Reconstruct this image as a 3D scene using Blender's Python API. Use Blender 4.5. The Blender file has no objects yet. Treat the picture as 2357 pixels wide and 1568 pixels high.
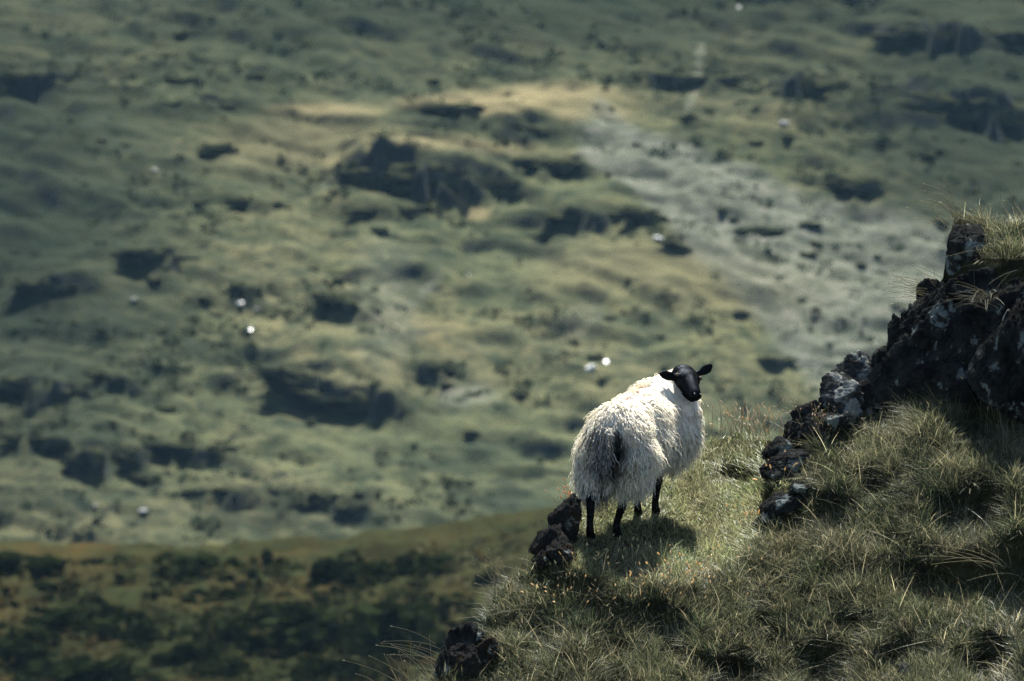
import bpy, bmesh, math
import numpy as np
from mathutils import Matrix, Vector

scene = bpy.context.scene
COL = scene.collection
R = math.radians
rng = np.random.default_rng(7)

# ------------------------------------------------------------------ camera, world, sun, exposure
PITCH = R(10)
SCALE = 409.0            # photograph units per metre at the sheep
FOCUS = 32.0
AX = np.array([1.0, 0, 0])
AF = np.array([0, math.cos(PITCH), -math.sin(PITCH)])
AU = np.array([0, math.sin(PITCH), math.cos(PITCH)])
CAM = -FOCUS * AF + AX * (1178 - 1440) / SCALE + AU * (1200 - 784) / SCALE

cam_data = bpy.data.cameras.new("camera")
cam = bpy.data.objects.new("camera", cam_data)
COL.objects.link(cam)
cam.location = CAM
cam.rotation_euler = (R(90) - PITCH, 0, 0)
cam_data.sensor_width = 36
cam_data.lens = 200
cam_data.clip_start = 0.5
cam_data.clip_end = 3000
cam_data.dof.use_dof = True
cam_data.dof.focus_distance = FOCUS
cam_data.dof.aperture_fstop = 4.6
scene.camera = cam

SUN_EL, SUN_AZ = R(51), R(4)        # azimuth from +Y towards +X
world = bpy.data.worlds.new("World")
scene.world = world
world.use_nodes = True
wn = world.node_tree
bg = wn.nodes["Background"]
sky = wn.nodes.new("ShaderNodeTexSky")
sky.sky_type = 'NISHITA'
sky.sun_disc = False
sky.sun_elevation = SUN_EL
sky.sun_rotation = SUN_AZ
wn.links.new(sky.outputs[0], bg.inputs[0])
bg.inputs[1].default_value = 0.05

sun_data = bpy.data.lights.new("sun", 'SUN')
sun_data.energy = 5.0
sun_data.angle = R(0.5)
sun_data.color = (1.0, 0.96, 0.89)
sun = bpy.data.objects.new("sun", sun_data)
COL.objects.link(sun)
sdir = Vector((math.sin(SUN_AZ) * math.cos(SUN_EL), math.cos(SUN_AZ) * math.cos(SUN_EL), math.sin(SUN_EL)))
sun.rotation_euler = sdir.to_track_quat('Z', 'Y').to_euler()
sun.location = (0, 0, 40)

scene.view_settings.view_transform = 'Standard'
scene.view_settings.look = 'None'
scene.view_settings.exposure = 2.1
scene.view_settings.gamma = 1.0
scene.view_settings.use_curve_mapping = False
scene.render.engine = 'CYCLES'
scene.cycles.use_denoising = True
scene.cycles.denoising_prefilter = 'NONE'
scene.cycles.max_bounces = 12
scene.cycles.diffuse_bounces = 10
scene.cycles.transmission_bounces = 10
scene.cycles.transparent_max_bounces = 4
scene.cycles.volume_bounces = 0

# ------------------------------------------------------------------ small helpers
def ss(a, b, x):
    t = np.clip((np.asarray(x, float) - a) / (b - a), 0, 1)
    return t * t * (3 - 2 * t)

_perm = np.random.default_rng(3).permutation(256)
_perm = np.concatenate([_perm, _perm, _perm])
_grad = np.random.default_rng(4).normal(size=(256, 3))
_grad /= np.linalg.norm(_grad, axis=1)[:, None]

def noise3(p):
    p = np.asarray(p, float)
    i = np.floor(p).astype(int)
    f = p - i
    u = f * f * f * (f * (f * 6 - 15) + 10)
    i &= 255
    out = 0
    for dx in (0, 1):
        for dy in (0, 1):
            for dz in (0, 1):
                h = _perm[_perm[_perm[(i[..., 0] + dx) & 255] + ((i[..., 1] + dy) & 255)] + ((i[..., 2] + dz) & 255)]
                g = _grad[h]
                d = (g[..., 0] * (f[..., 0] - dx) + g[..., 1] * (f[..., 1] - dy) + g[..., 2] * (f[..., 2] - dz))
                w = ((u[..., 0] if dx else 1 - u[..., 0]) * (u[..., 1] if dy else 1 - u[..., 1]) * (u[..., 2] if dz else 1 - u[..., 2]))
                out = out + w * d
    return out * 1.5

def fbm(p, octaves=4, gain=0.5):
    p = np.asarray(p, float)
    a, out = 1.0, 0
    for k in range(octaves):
        out = out + a * noise3(p + 17.3 * k)
        p = p * 2.03
        a *= gain
    return out

def fbm2(x, y, sx, sy, seed=0.0, octaves=4):
    x, y = np.broadcast_arrays(np.asarray(x, float), np.asarray(y, float))
    return fbm(np.stack([x / sx + seed, y / sy + seed * 1.7, np.full(x.shape, seed * 0.37 + 0.5)], -1), octaves)

def make_mesh(name, verts, faces, cols=None, smooth=True):
    """verts (N,3); faces (M,k) one size of polygon, or a list of such arrays."""
    me = bpy.data.meshes.new(name)
    verts = np.asarray(verts, np.float32)
    fl = faces if isinstance(faces, list) else [faces]
    fl = [np.asarray(f, np.int32) for f in fl if len(f)]
    loops = np.concatenate([f.ravel() for f in fl])
    tot = np.concatenate([np.full(len(f), f.shape[1], np.int32) for f in fl])
    start = np.concatenate([[0], np.cumsum(tot)[:-1]]).astype(np.int32)
    me.vertices.add(len(verts)); me.vertices.foreach_set("co", verts.ravel())
    me.loops.add(len(loops)); me.loops.foreach_set("vertex_index", loops)
    me.polygons.add(len(tot)); me.polygons.foreach_set("loop_start", start)
    me.polygons.foreach_set("loop_total", tot)
    me.polygons.foreach_set("use_smooth", np.full(len(tot), smooth))
    me.update(calc_edges=True)
    me.validate()
    if cols is not None:
        c = np.ones((len(verts), 4), np.float32); c[:, :3] = cols
        at = me.color_attributes.new("tint", 'FLOAT_COLOR', 'POINT')
        at.data.foreach_set("color", c.ravel())
    return me

def link(name, me, mat=None, parent=None):
    o = bpy.data.objects.new(name, me)
    COL.objects.link(o)
    if mat is not None and me is not None and not me.materials:
        me.materials.append(mat)
    if parent is not None:
        o.parent = parent
    return o

def tag(o, label=None, cat=None, group=None, kind=None):
    if label: o["label"] = label
    if cat: o["category"] = cat
    if group: o["group"] = group
    if kind: o["kind"] = kind
    return o

def thing(name, loc, label, cat, group=None):
    o = bpy.data.objects.new(name, None)
    COL.objects.link(o)
    o.location = loc
    return tag(o, label, cat, group)

def grid_faces(nr, nc):
    a = np.arange(nr * nc).reshape(nr, nc)
    return np.stack([a[:-1, :-1], a[:-1, 1:], a[1:, 1:], a[1:, :-1]], -1).reshape(-1, 4)

def tubes(paths, rad, sides=3):
    """paths (N,K,3), rad (N,K) -> verts, quad faces: N thin closed-section tubes."""
    N, K, _ = paths.shape
    tan = np.gradient(paths, axis=1)
    tan /= np.linalg.norm(tan, axis=2, keepdims=True) + 1e-9
    ref = np.where(np.abs(tan[..., 2:3]) > 0.9, np.array([1.0, 0, 0]), np.array([0, 0, 1.0]))
    a = np.cross(tan, ref); a /= np.linalg.norm(a, axis=2, keepdims=True) + 1e-9
    b = np.cross(tan, a)
    ang = np.arange(sides) * 2 * np.pi / sides
    v = paths[:, :, None] + rad[:, :, None, None] * (np.cos(ang)[:, None] * a[:, :, None] + np.sin(ang)[:, None] * b[:, :, None])
    idx = np.arange(N * K * sides).reshape(N, K, sides)
    nxt = np.roll(idx, -1, 2)
    f = np.stack([idx[:, :-1], nxt[:, :-1], nxt[:, 1:], idx[:, 1:]], -1).reshape(-1, 4)
    return v.reshape(-1, 3), f

def ribbons(paths, wid, side):
    """paths (N,K,3), wid (N,K), side (N,3) -> flat blades."""
    N, K, _ = paths.shape
    off = side[:, None] * wid[:, :, None]
    v = np.stack([paths - off, paths + off], 2)
    idx = np.arange(N * K * 2).reshape(N, K, 2)
    f = np.stack([idx[:, :-1, 0], idx[:, :-1, 1], idx[:, 1:, 1], idx[:, 1:, 0]], -1).reshape(-1, 4)
    return v.reshape(-1, 3), f

def norm(v):
    return v / (np.linalg.norm(v, axis=-1, keepdims=True) + 1e-9)

def at(px, py, depth):
    """the place that lies depth metres along the view axis, seen at photograph point (px, py)"""
    px, py, depth = (np.asarray(q, float) for q in (px, py, depth))
    k = depth / FOCUS / SCALE
    return (CAM + depth[..., None] * AF + ((px - 1178) * k)[..., None] * AX - ((py - 784) * k)[..., None] * AU)

# ------------------------------------------------------------------ materials
def new_mat(name):
    m = bpy.data.materials.new(name)
    m.use_nodes = True
    nt = m.node_tree
    nt.nodes.clear()
    out = nt.nodes.new("ShaderNodeOutputMaterial")
    return m, nt, out

def N(nt, kind, **kw):
    n = nt.nodes.new("ShaderNode" + kind)
    for k, v in kw.items():
        if k.startswith("i_"):
            n.inputs[k[2:].replace("_", " ")].default_value = v
        else:
            setattr(n, k, v)
    return n

def noise_node(nt, coord, scale, detail=4, rough=0.55, dist=0.0):
    n = N(nt, "TexNoise")
    n.inputs["Scale"].default_value = scale
    n.inputs["Detail"].default_value = detail
    n.inputs["Roughness"].default_value = rough
    n.inputs["Distortion"].default_value = dist
    nt.links.new(coord, n.inputs["Vector"])
    return n.outputs["Fac"]

def ramp(nt, fac, stops):
    n = N(nt, "ValToRGB")
    cr = n.color_ramp
    while len(cr.elements) < len(stops):
        cr.elements.new(0.5)
    for e, (p, c) in zip(cr.elements, stops):
        e.position = p
        e.color = (*c, 1) if not isinstance(c, (int, float)) else (c, c, c, 1)
    nt.links.new(fac, n.inputs[0])
    return n.outputs[0]

def mixc(nt, fac, a, b):
    n = N(nt, "Mix", data_type='RGBA')
    for sock, val in ((n.inputs[0], fac), (n.inputs[6], a), (n.inputs[7], b)):
        if isinstance(val, (int, float)):
            sock.default_value = val
        elif isinstance(val, tuple):
            sock.default_value = (*val, 1)
        else:
            nt.links.new(val, sock)
    return n.outputs[2]

def coords(nt, which="Object", scale=None):
    tc = N(nt, "TexCoord")
    o = tc.outputs[which]
    if scale:
        mp = N(nt, "Mapping")
        mp.inputs["Scale"].default_value = scale
        nt.links.new(o, mp.inputs[0])
        o = mp.outputs[0]
    return o

def bump(nt, h, strength, dist):
    b = N(nt, "Bump")
    b.inputs["Strength"].default_value = strength
    b.inputs["Distance"].default_value = dist
    nt.links.new(h, b.inputs["Height"])
    return b.outputs[0]

def mat_rock(name, base=(0.006, 0.006, 0.006), light=(0.038, 0.039, 0.037), lichen=(0.17, 0.195, 0.18), lich_lo=0.55, s=1.0, rust=0.0, mossy=False):
    m, nt, out = new_mat(name)
    co = coords(nt)
    n1 = noise_node(nt, co, 5 * s, 6, 0.65)
    col = ramp(nt, n1, [(0.35, base), (0.68, light)])
    if 'rusty' in name:
        n4 = noise_node(nt, co, 6 * s, 4, 0.6)
        col = mixc(nt, ramp(nt, n4, [(0.5 - rust, 0), (0.62 - rust, 1)]), col, (0.026, 0.019, 0.013))
    n2 = noise_node(nt, co, 6 * s, 7, 0.62, 0.3)
    lf = ramp(nt, n2, [(lich_lo, 0), (lich_lo + 0.045, 1)])
    n3 = noise_node(nt, co, 60 * s, 3)
    lcol = mixc(nt, n3, tuple(0.7 * c for c in lichen), lichen)
    col = mixc(nt, lf, col, lcol)
    if mossy:
        geo = N(nt, "NewGeometry"); sx = N(nt, "SeparateXYZ"); nt.links.new(geo.outputs["Normal"], sx.inputs[0])
        ad = N(nt, "Math", operation='ADD'); nt.links.new(sx.outputs[2], ad.inputs[0]); nt.links.new(noise_node(nt, co, 0.7, 4), ad.inputs[1])
        col = mixc(nt, ramp(nt, ad.outputs[0], [(0.74, 0), (0.92, 1)]), col, (0.044, 0.048, 0.026))
    b = N(nt, "BsdfDiffuse", i_Roughness=0.6)
    nt.links.new(col, b.inputs["Color"])
    h = noise_node(nt, co, 22 * s, 8, 0.7)
    nt.links.new(bump(nt, h, 0.9, 0.025 / s), b.inputs["Normal"])
    nt.links.new(b.outputs[0], out.inputs[0])
    return m

def mat_blade(name, trans=0.45, rough=0.45, gloss=0.08):
    m, nt, out = new_mat(name)
    a = N(nt, "Attribute", attribute_name="tint")
    d = N(nt, "BsdfDiffuse"); t = N(nt, "BsdfTranslucent")
    g = N(nt, "BsdfGlossy", i_Roughness=rough)
    g.inputs[0].default_value = (0.9, 0.95, 0.9, 1)
    nt.links.new(a.outputs["Color"], d.inputs[0]); nt.links.new(a.outputs["Color"], t.inputs[0])
    m1 = N(nt, "MixShader"); m1.inputs[0].default_value = trans
    nt.links.new(d.outputs[0], m1.inputs[1]); nt.links.new(t.outputs[0], m1.inputs[2])
    m2 = N(nt, "MixShader"); m2.inputs[0].default_value = gloss
    nt.links.new(m1.outputs[0], m2.inputs[1]); nt.links.new(g.outputs[0], m2.inputs[2])
    nt.links.new(m2.outputs[0], out.inputs[0])
    return m

M_ROCK = mat_rock("lichen_rock")
M_PALE_ROCK = mat_rock("pale_lichen_rock", light=(0.075, 0.078, 0.075), lichen=(0.22, 0.23, 0.21), lich_lo=0.50)
M_RUST_ROCK = mat_rock("rusty_rock", rust=0.0, lich_lo=0.60)
M_FAR_ROCK = mat_rock("far_rock", base=(0.012, 0.015, 0.016), light=(0.048, 0.052, 0.053), lichen=(0.12, 0.122, 0.112), lich_lo=0.54, s=0.12, mossy=True)
M_BLADE = mat_blade("grass_blade", 0.42, 0.45, 0.03)
M_SEED = mat_blade("seed_straw", 0.5, 0.5, 0.05)
M_WOOL = mat_blade("wool", 0.45, 0.6, 0.03)

def mat_soil():
    m, nt, out = new_mat("turf_soil")
    co = coords(nt)
    n1 = noise_node(nt, co, 3, 6, 0.6)
    n2 = noise_node(nt, co, 40, 5, 0.7)
    c = ramp(nt, n1, [(0.35, (0.018, 0.017, 0.011)), (0.55, (0.035, 0.036, 0.018)), (0.75, (0.05, 0.045, 0.025))])
    c = mixc(nt, ramp(nt, n2, [(0.4, 0), (0.7, 0.6)]), c, (0.014, 0.012, 0.009))
    b = N(nt, "BsdfDiffuse")
    nt.links.new(c, b.inputs[0])
    nt.links.new(bump(nt, n2, 0.8, 0.02), b.inputs["Normal"])
    nt.links.new(b.outputs[0], out.inputs[0])
    return m
M_SOIL = mat_soil()

def mat_hill():
    m, nt, out = new_mat("rough_pasture")
    mp = N(nt, "Mapping"); mp.inputs["Rotation"].default_value = (0, 0, R(24)); mp.inputs["Scale"].default_value = (0.8, 1.0, 1)
    nt.links.new(coords(nt), mp.inputs[0]); co = mp.outputs[0]
    at_ = N(nt, "Attribute", attribute_name="tint")
    sep = N(nt, "SeparateColor"); nt.links.new(at_.outputs["Color"], sep.inputs[0])
    big = noise_node(nt, co, 0.045, 5, 0.6)
    mid = noise_node(nt, co, 0.17, 9, 0.74, 0.5)
    fine = noise_node(nt, co, 0.6, 6, 0.8)
    spot = noise_node(nt, co, 0.30, 9, 0.78, 0.6)
    green = ramp(nt, big, [(0.34, (0.050, 0.057, 0.031)), (0.5, (0.074, 0.077, 0.040)), (0.66, (0.100, 0.091, 0.049))])
    c = mixc(nt, ramp(nt, mid, [(0.38, 0.85), (0.51, 0)]), green, (0.022, 0.029, 0.020))
    c = mixc(nt, ramp(nt, fine, [(0.42, 0.85), (0.56, 0)]), c, (0.024, 0.032, 0.020))
    c = mixc(nt, ramp(nt, spot, [(0.56, 0), (0.61, 0.85)]), c, (0.013, 0.017, 0.015))
    c = mixc(nt, ramp(nt, fine, [(0.6, 0), (0.72, 0.5)]), c, (0.13, 0.12, 0.075))
    # heather tone with painted vignette (G) and stony scree fan (R)
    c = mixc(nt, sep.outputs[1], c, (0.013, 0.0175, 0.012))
    scree = ramp(nt, fine, [(0.40, (0.034, 0.040, 0.030)), (0.52, (0.076, 0.083, 0.064)), (0.66, (0.115, 0.115, 0.095))])
    scree = mixc(nt, ramp(nt, spot, [(0.60, 0), (0.70, 0.5)]), scree, (0.035, 0.04, 0.035))
    sc_ = N(nt, "Math", operation='MULTIPLY'); nt.links.new(sep.outputs[0], sc_.inputs[0]); sc_.inputs[1].default_value = 0.92
    c = mixc(nt, sc_.outputs[0], c, scree)
    c = mixc(nt, sep.outputs[2], c, (0.15, 0.128, 0.07))
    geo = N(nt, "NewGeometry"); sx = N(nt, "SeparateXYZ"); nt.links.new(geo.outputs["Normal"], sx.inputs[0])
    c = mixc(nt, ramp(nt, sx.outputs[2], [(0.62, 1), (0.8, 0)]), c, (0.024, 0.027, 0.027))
    b = N(nt, "BsdfDiffuse"); nt.links.new(c, b.inputs[0])
    nt.links.new(bump(nt, fine, 0.7, 0.5), b.inputs["Normal"])
    nt.links.new(b.outputs[0], out.inputs[0])
    return m
M_HILL = mat_hill()

def mat_moor():
    m, nt, out = new_mat("boggy_moor")
    co = coords(nt, scale=(1, 0.5, 1))
    big = noise_node(nt, co, 0.12, 5, 0.6)
    mid = noise_node(nt, co, 0.55, 6, 0.65, 0.3)
    fine = noise_node(nt, co, 2.2, 4, 0.7)
    c = ramp(nt, big, [(0.36, (0.010, 0.011, 0.005)), (0.52, (0.020, 0.0165, 0.007)), (0.66, (0.034, 0.023, 0.009))])
    c = mixc(nt, ramp(nt, mid, [(0.38, 0.9), (0.56, 0)]), c, (0.009, 0.012, 0.006))
    c = mixc(nt, ramp(nt, fine, [(0.4, 0.5), (0.6, 0)]), c, (0.025, 0.03, 0.012))
    b = N(nt, "BsdfDiffuse"); nt.links.new(c, b.inputs[0])
    nt.links.new(bump(nt, fine, 0.7, 0.25), b.inputs["Normal"])
    nt.links.new(b.outputs[0], out.inputs[0])
    return m
M_MOOR = mat_moor()

def mat_plain(name, col, rough=0.6, spec=0.5, sheen=0.0):
    m, nt, out = new_mat(name)
    co = coords(nt)
    n = noise_node(nt, co, 30, 4)
    c = mixc(nt, n, tuple(0.75 * q for q in col), tuple(1.2 * q for q in col))
    b = N(nt, "BsdfPrincipled", i_Roughness=rough)
    b.inputs["Specular IOR Level"].default_value = spec
    if sheen:
        b.inputs["Sheen Weight"].default_value = sheen
        b.inputs["Sheen Roughness"].default_value = 0.4
    nt.links.new(c, b.inputs["Base Color"])
    nt.links.new(bump(nt, noise_node(nt, co, 120, 4, 0.7), 0.3, 0.004), b.inputs["Normal"])
    nt.links.new(b.outputs[0], out.inputs[0])
    return m
def mat_coat():
    m, nt, out = new_mat("black_short_coat")
    co = coords(nt)
    n = noise_node(nt, co, 160, 4, 0.7)
    d = N(nt, "BsdfDiffuse"); d.inputs[0].default_value = (0.0035, 0.0034, 0.0036, 1)
    g = N(nt, "BsdfGlossy", i_Roughness=0.38); g.inputs[0].default_value = (0.75, 0.85, 1.0, 1)
    mx = N(nt, "MixShader")
    nt.links.new(ramp(nt, n, [(0.45, 0.002), (0.75, 0.03)]), mx.inputs[0])
    nt.links.new(d.outputs[0], mx.inputs[1]); nt.links.new(g.outputs[0], mx.inputs[2])
    b_ = bump(nt, n, 0.6, 0.004)
    nt.links.new(b_, d.inputs["Normal"]); nt.links.new(b_, g.inputs["Normal"])
    nt.links.new(mx.outputs[0], out.inputs[0])
    return m
M_SKIN = mat_coat()
M_EYE = mat_plain("amber_eye", (0.08, 0.06, 0.035), 0.12, 0.6)
M_NOSE = mat_plain("wet_nose", (0.006, 0.006, 0.006), 0.5, 0.2)
M_QUARTZ = mat_plain("pale_stone", (0.75, 0.74, 0.70), 0.25, 0.9)
M_GREYSTONE = mat_plain("grey_stone", (0.26, 0.26, 0.24), 0.8, 0.2)
M_BUSH = mat_blade("bush_leaf", 0.2, 0.8, 0.0)

# ------------------------------------------------------------------ far hill across the valley
HY0, HZ0, HS = 380.0, -81.0, 0.25     # foot of the visible slope, seen from the camera

def far_dir(px, py):
    k = 1 / FOCUS / SCALE
    return AF + (px - 1178) * k * AX - (py - 784) * k * AU

def hill_pt(px, py):
    d = far_dir(px, py)
    # z = HZ0 + HS*(y-HY0), camera relative
    t = (HZ0 - HS * HY0) / (d[2] - HS * d[1])
    return CAM + t * d, t / FOCUS / SCALE        # point, metres per photograph unit there

OUTCROPS = [
 # px, py, w, h, tilt, label
 (960, 405, 340, 95, 0, "long blue grey crag under the ridge at the middle of the far hill"),
 (700, 885, 220, 66, 20, "upper half of the slanting crag below the white stones on the far hill"),
 (850, 930, 200, 64, 8, "lower half of the slanting crag below the white stones on the far hill"),
 (1345, 500, 150, 55, 4, "dark crag at the left edge of the grey scree fan"),
 (90, 178, 150, 42, 0, "dark crag high on the far hill at the left edge of the picture"),
 (430, 1035, 160, 50, 3, "low dark slab to the right of the two upright boulders"),
 (95, 1020, 150, 55, 6, "low dark slab to the left of the two upright boulders"),
 (205, 1058, 82, 92, 0, "larger of the two upright dark boulders near the foot of the hill"),
 (300, 1058, 62, 62, 0, "smaller of the two upright dark boulders near the foot of the hill"),
 (312, 1097, 40, 34, 0, "little dark boulder just under the smaller upright boulder"),
 (2170, 78, 290, 62, 0, "broad black crag in the top right corner of the hill"),
 (2240, 240, 260, 110, 8, "biggest black crag above the turf capped rock"),
 (1850, 195, 150, 75, -6, "black crag halfway along the top right slope"),
 (1545, 185, 270, 48, 0, "long black crag with a pale water streak"),
 (1965, 430, 120, 52, 0, "lone dark outcrop in the grey slope left of the turf capped rock"),
 (900, 487, 170, 32, 0, "thin dark ledge just below the long blue grey crag"),
 (1180, 450, 110, 28, 4, "small dark ledge off the right end of the long blue grey crag"),
 (590, 470, 120, 30, 4, "small dark crag left of the thin ledge"),
 (335, 588, 150, 55, 3, "ragged black crag below the pale glint on the left slope"),
 (120, 662, 230, 34, 3, "long low black ledge at the left edge of the picture"),
 (790, 700, 150, 46, 16, "slanting dark ledge above the middle of the far hill"),
 (550, 668, 70, 34, 0, "dark rock right above the pair of white stones"),
 (445, 690, 80, 24, 0, "flat dark rock left of the pair of white stones"),
 (985, 845, 80, 36, 0, "dark rock above the bright scree patch left of the sheep"),
 (80, 885, 170, 75, 0, "big dark crag low at the left edge of the picture"),
 (270, 880, 120, 40, 12, "dark ledge to the right of the big low crag"),
 (560, 1135, 150, 36, 0, "dark rock band near the foot of the hill"),
 (665, 1163, 60, 40, 0, "first dark boulder right of the rock band"),
 (745, 1150, 60, 44, 10, "second dark boulder right of the rock band"),
 (815, 1165, 55, 50, 0, "third dark boulder right of the rock band"),
 (850, 1140, 40, 40, 0, "last dark boulder right of the rock band"),
 (1290, 385, 140, 50, 10, "dark crag at the top corner of the scree fan"),
 (1010, 250, 170, 34, 0, "dark heathery rock under the pale ridge track"),
 (1220, 300, 160, 36, 8, "dark heathery rock at the right end of the pale ridge"),
 (500, 345, 90, 30, 0, "small dark crag at the left end of the ridge"),
 (640, 175, 90, 26, 0, "small black rock high above the ridge"),
 (480, 245, 130, 26, 4, "thin dark ledge left of the ridge top"),
 (390, 80, 90, 24, 0, "black rock near the top edge of the picture"),
 (1770, 535, 170, 30, 2, "string of dark rocks across the grey scree"),
 (1570, 575, 70, 34, 22, "dark rock beside the glint at the edge of the scree"),
 (1480, 490, 80, 50, 8, "dark rock between the scree edge and the small crag"),
 (1785, 830, 70, 26, 0, "dark rock at the foot of the scree above the ridge of crags"),
 (1585, 272, 34, 28, 0, "small dark boulder under the pale water streak"),
]
hx0, hx1, hy0, hy1 = -80.0, 85.0, 300.0, 640.0
xs = np.concatenate([np.linspace(-330, hx0, 34)[:-1], np.linspace(hx0, hx1, 400), np.linspace(hx1, 330, 34)[1:]])
ys = np.concatenate([np.linspace(hy0, 365, 40)[:-1], np.linspace(365, 500, 340)[:-1], np.linspace(500, hy1, 80)])
HX, HYR = np.meshgrid(xs, ys)
def hill_height(X, Y):
    z = HZ0 + HS * (Y - HY0)
    z = z - 26 * ss(560, 640, Y) ** 2
    und = 2.2 * fbm2(X, Y, 38, 46, 1.3, 3)
    Ys = Y + 0.45 * X
    q = (z + 0.12 * X + 1.5 * und + 0.8 * fbm2(X, Ys, 9, 9, 2.2, 4)) / 1.3
    fr = q - np.floor(q)
    amp = ss(-0.1, 0.4, fbm2(X, Ys, 10, 9, 5.1, 4))
    terr = (np.floor(q) + ss(0.72, 1.0, fr) - q) * 1.7 * amp
    fold = 1 - np.abs(fbm2(X, Ys, 26, 11, 15.5, 3)) * 2.2
    return z + und + 0.5 * fold + 0.5 * terr + 0.42 * fbm2(X, Ys, 4.0, 2.8, 7.7, 4)
HZ = hill_height(HX, HYR)
def bump_out(X, Y, xb, yb, hw, H):
    n1 = fbm2(X, Y, 2.6, 3.5, 90 + 0.37 * xb, 4); n2 = fbm2(X, Y, 1.5, 2.0, 60 + 0.21 * xb, 3)
    lat = ss(1.3, 0.5, np.abs(X - xb) / hw + 0.35 * n1)
    L = max(4.0, 5.5 * H)
    yy = Y + 2.4 * n1 + 1.7 * n2 + 0.25 * (X - xb)
    prof = ss(yb - 0.2, yb + 1.1, yy) * (1 - ss(yb + 1.1, yb + L, yy))
    return lat * prof * H * np.clip(0.8 + 0.8 * n1 + 0.6 * n2, 0.05, 1.3)
def h_at(x, yr):
    """height of the hill sheet at one place (camera relative)"""
    i = np.searchsorted(ys, yr) - 1; j = np.searchsorted(xs, x) - 1
    fy = (yr - ys[i]) / (ys[i + 1] - ys[i]); fx = (x - xs[j]) / (xs[j + 1] - xs[j])
    return ((HZ[i, j] * (1 - fx) + HZ[i, j + 1] * fx) * (1 - fy) + (HZ[i + 1, j] * (1 - fx) + HZ[i + 1, j + 1] * fx) * fy)
def drop_on_hill(px, py):
    """walk the view line out until it meets the hill"""
    d = far_dir(px, py)
    t = np.linspace(330, 620, 1500)
    P = t[:, None] * d
    for k in range(len(t)):
        if hy0 < P[k, 1] < hy1 - 1 and h_at(P[k, 0], P[k, 1]) >= P[k, 2]:
            return P[k], t[k] / FOCUS / SCALE
    return P[-1], t[-1] / FOCUS / SCALE
def swell(px, py, wpx, H, L):
    """a broad rounded knoll with a steeper face towards the valley"""
    global HZ
    P, mpu = drop_on_hill(px, py)
    hw = wpx * mpu / 2
    yy = HYR + 0.9 * fbm2(HX, HYR, 7, 7, 51.0, 3) + 0.012 * (HX - P[0]) ** 2
    HZ = HZ + H * np.exp(-((HX - P[0]) / (0.62 * hw)) ** 4) * ss(P[1] - 1.5, P[1] + 3.5, yy) * (1 - ss(P[1] + 3.5, P[1] + L, yy))
swell(1000, 452, 620, 1.3, 22)
swell(1250, 330, 420, 1.1, 16)
swell(250, 690, 560, 1.3, 14)
swell(780, 960, 480, 1.6, 14)
swell(1980, 300, 700, 0.9, 18)
CREL = CAM - np.array([CAM[0], 0, 0])      # hill x is measured from the camera too

outcrop_spots = []
for (px, py, w, h, tilt, lab) in OUTCROPS:
    P, mpu = drop_on_hill(px, py + h * 0.42)
    hw, H = w * mpu / 2, h * mpu * 0.56
    base = h_at(P[0], P[1])
    wj = np.nonzero(np.abs(xs - P[0]) < 2.2 * hw + 3)[0]; wi = np.nonzero((ys > P[1] - 5) & (ys < P[1] + 6 * H + 12))[0]
    sl = (slice(wi[0], wi[-1] + 1), slice(wj[0], wj[-1] + 1))
    HZ[sl] = HZ[sl] + bump_out(HX[sl], HYR[sl], P[0], P[1], hw, H)
    outcrop_spots.append((P[0], P[1], base, hw, H, tilt, lab))

# plant cover of the slope: scree fan, dark heather with a vignette painted in, pale dry grass on the ridge
k_ = 1 / FOCUS / SCALE
def to_px(X, Y, Z):
    """photograph position of camera-relative places (used to lay out the plant cover)"""
    d = Y * AF[1] + Z * AF[2]
    u = Y * AU[1] + Z * AU[2]
    return 1178 + X / (d * k_), 784 - u / (d * k_)
PX, PY = to_px(HX, HYR, HZ)
warp = 45 * fbm2(HX, HYR, 10, 14, 3.3, 4)
warp2 = 45 * fbm2(HX, HYR, 9, 13, 8.3, 4)
def blob(cx, cy, rx, ry, soft=0.5):
    d = np.sqrt(((PX + warp - cx) / rx) ** 2 + ((PY + warp2 * 0.6 - cy) / ry) ** 2)
    return ss(1 + soft, 1 - soft, d)
# scree fan: a band widening from (1300,270) to (2100,800)
tt = np.clip(((PX - 1300) * 800 + (PY - 270) * 500) / (800 ** 2 + 500 ** 2), 0, 1.25)
dd = np.abs((PX + warp - 1300) * 500 - (PY + warp2 - 270) * 800) / math.hypot(800, 500)
scree = ss(1.15, 0.85, dd / (30 + 215 * tt)) * ss(0.0, 0.08, tt)
scree = np.maximum(scree, 0.75 * blob(1080, 890, 60, 28))
scree = np.maximum(scree, 0.5 * blob(880, 690, 50, 140, 0.8))
scree = np.maximum(scree, 0.45 * blob(1330, 740, 60, 40, 0.7))
def streak(pts, w):
    d = np.full(PX.shape, 1e9)
    for (ax_, ay_), (bx_, by_) in zip(pts[:-1], pts[1:]):
        t_ = np.clip(((PX - ax_) * (bx_ - ax_) + (PY - ay_) * (by_ - ay_)) / ((bx_ - ax_) ** 2 + (by_ - ay_) ** 2), 0, 1)
        d = np.minimum(d, np.hypot(PX + 0.25 * warp - ax_ - t_ * (bx_ - ax_), PY - ay_ - t_ * (by_ - ay_)))
    return ss(1.5 * w, 0.4 * w, d)
scree = np.maximum(scree, 0.7 * streak([(1612, 110), (1595, 190), (1578, 262)], 10))
scree = np.maximum(scree, 0.55 * streak([(1010, 630), (930, 720), (865, 800)], 11))
scree = np.maximum(scree, 0.4 * streak([(820, 380), (770, 410), (745, 430)], 10))
gully = np.maximum(streak([(972, 20), (995, 100), (1022, 145)], 12), streak([(600, 0), (640, 70), (655, 130)], 12))
gully = np.maximum(gully, 0.7 * streak([(300, 590), (430, 640), (560, 700), (700, 730)], 11))
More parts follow.
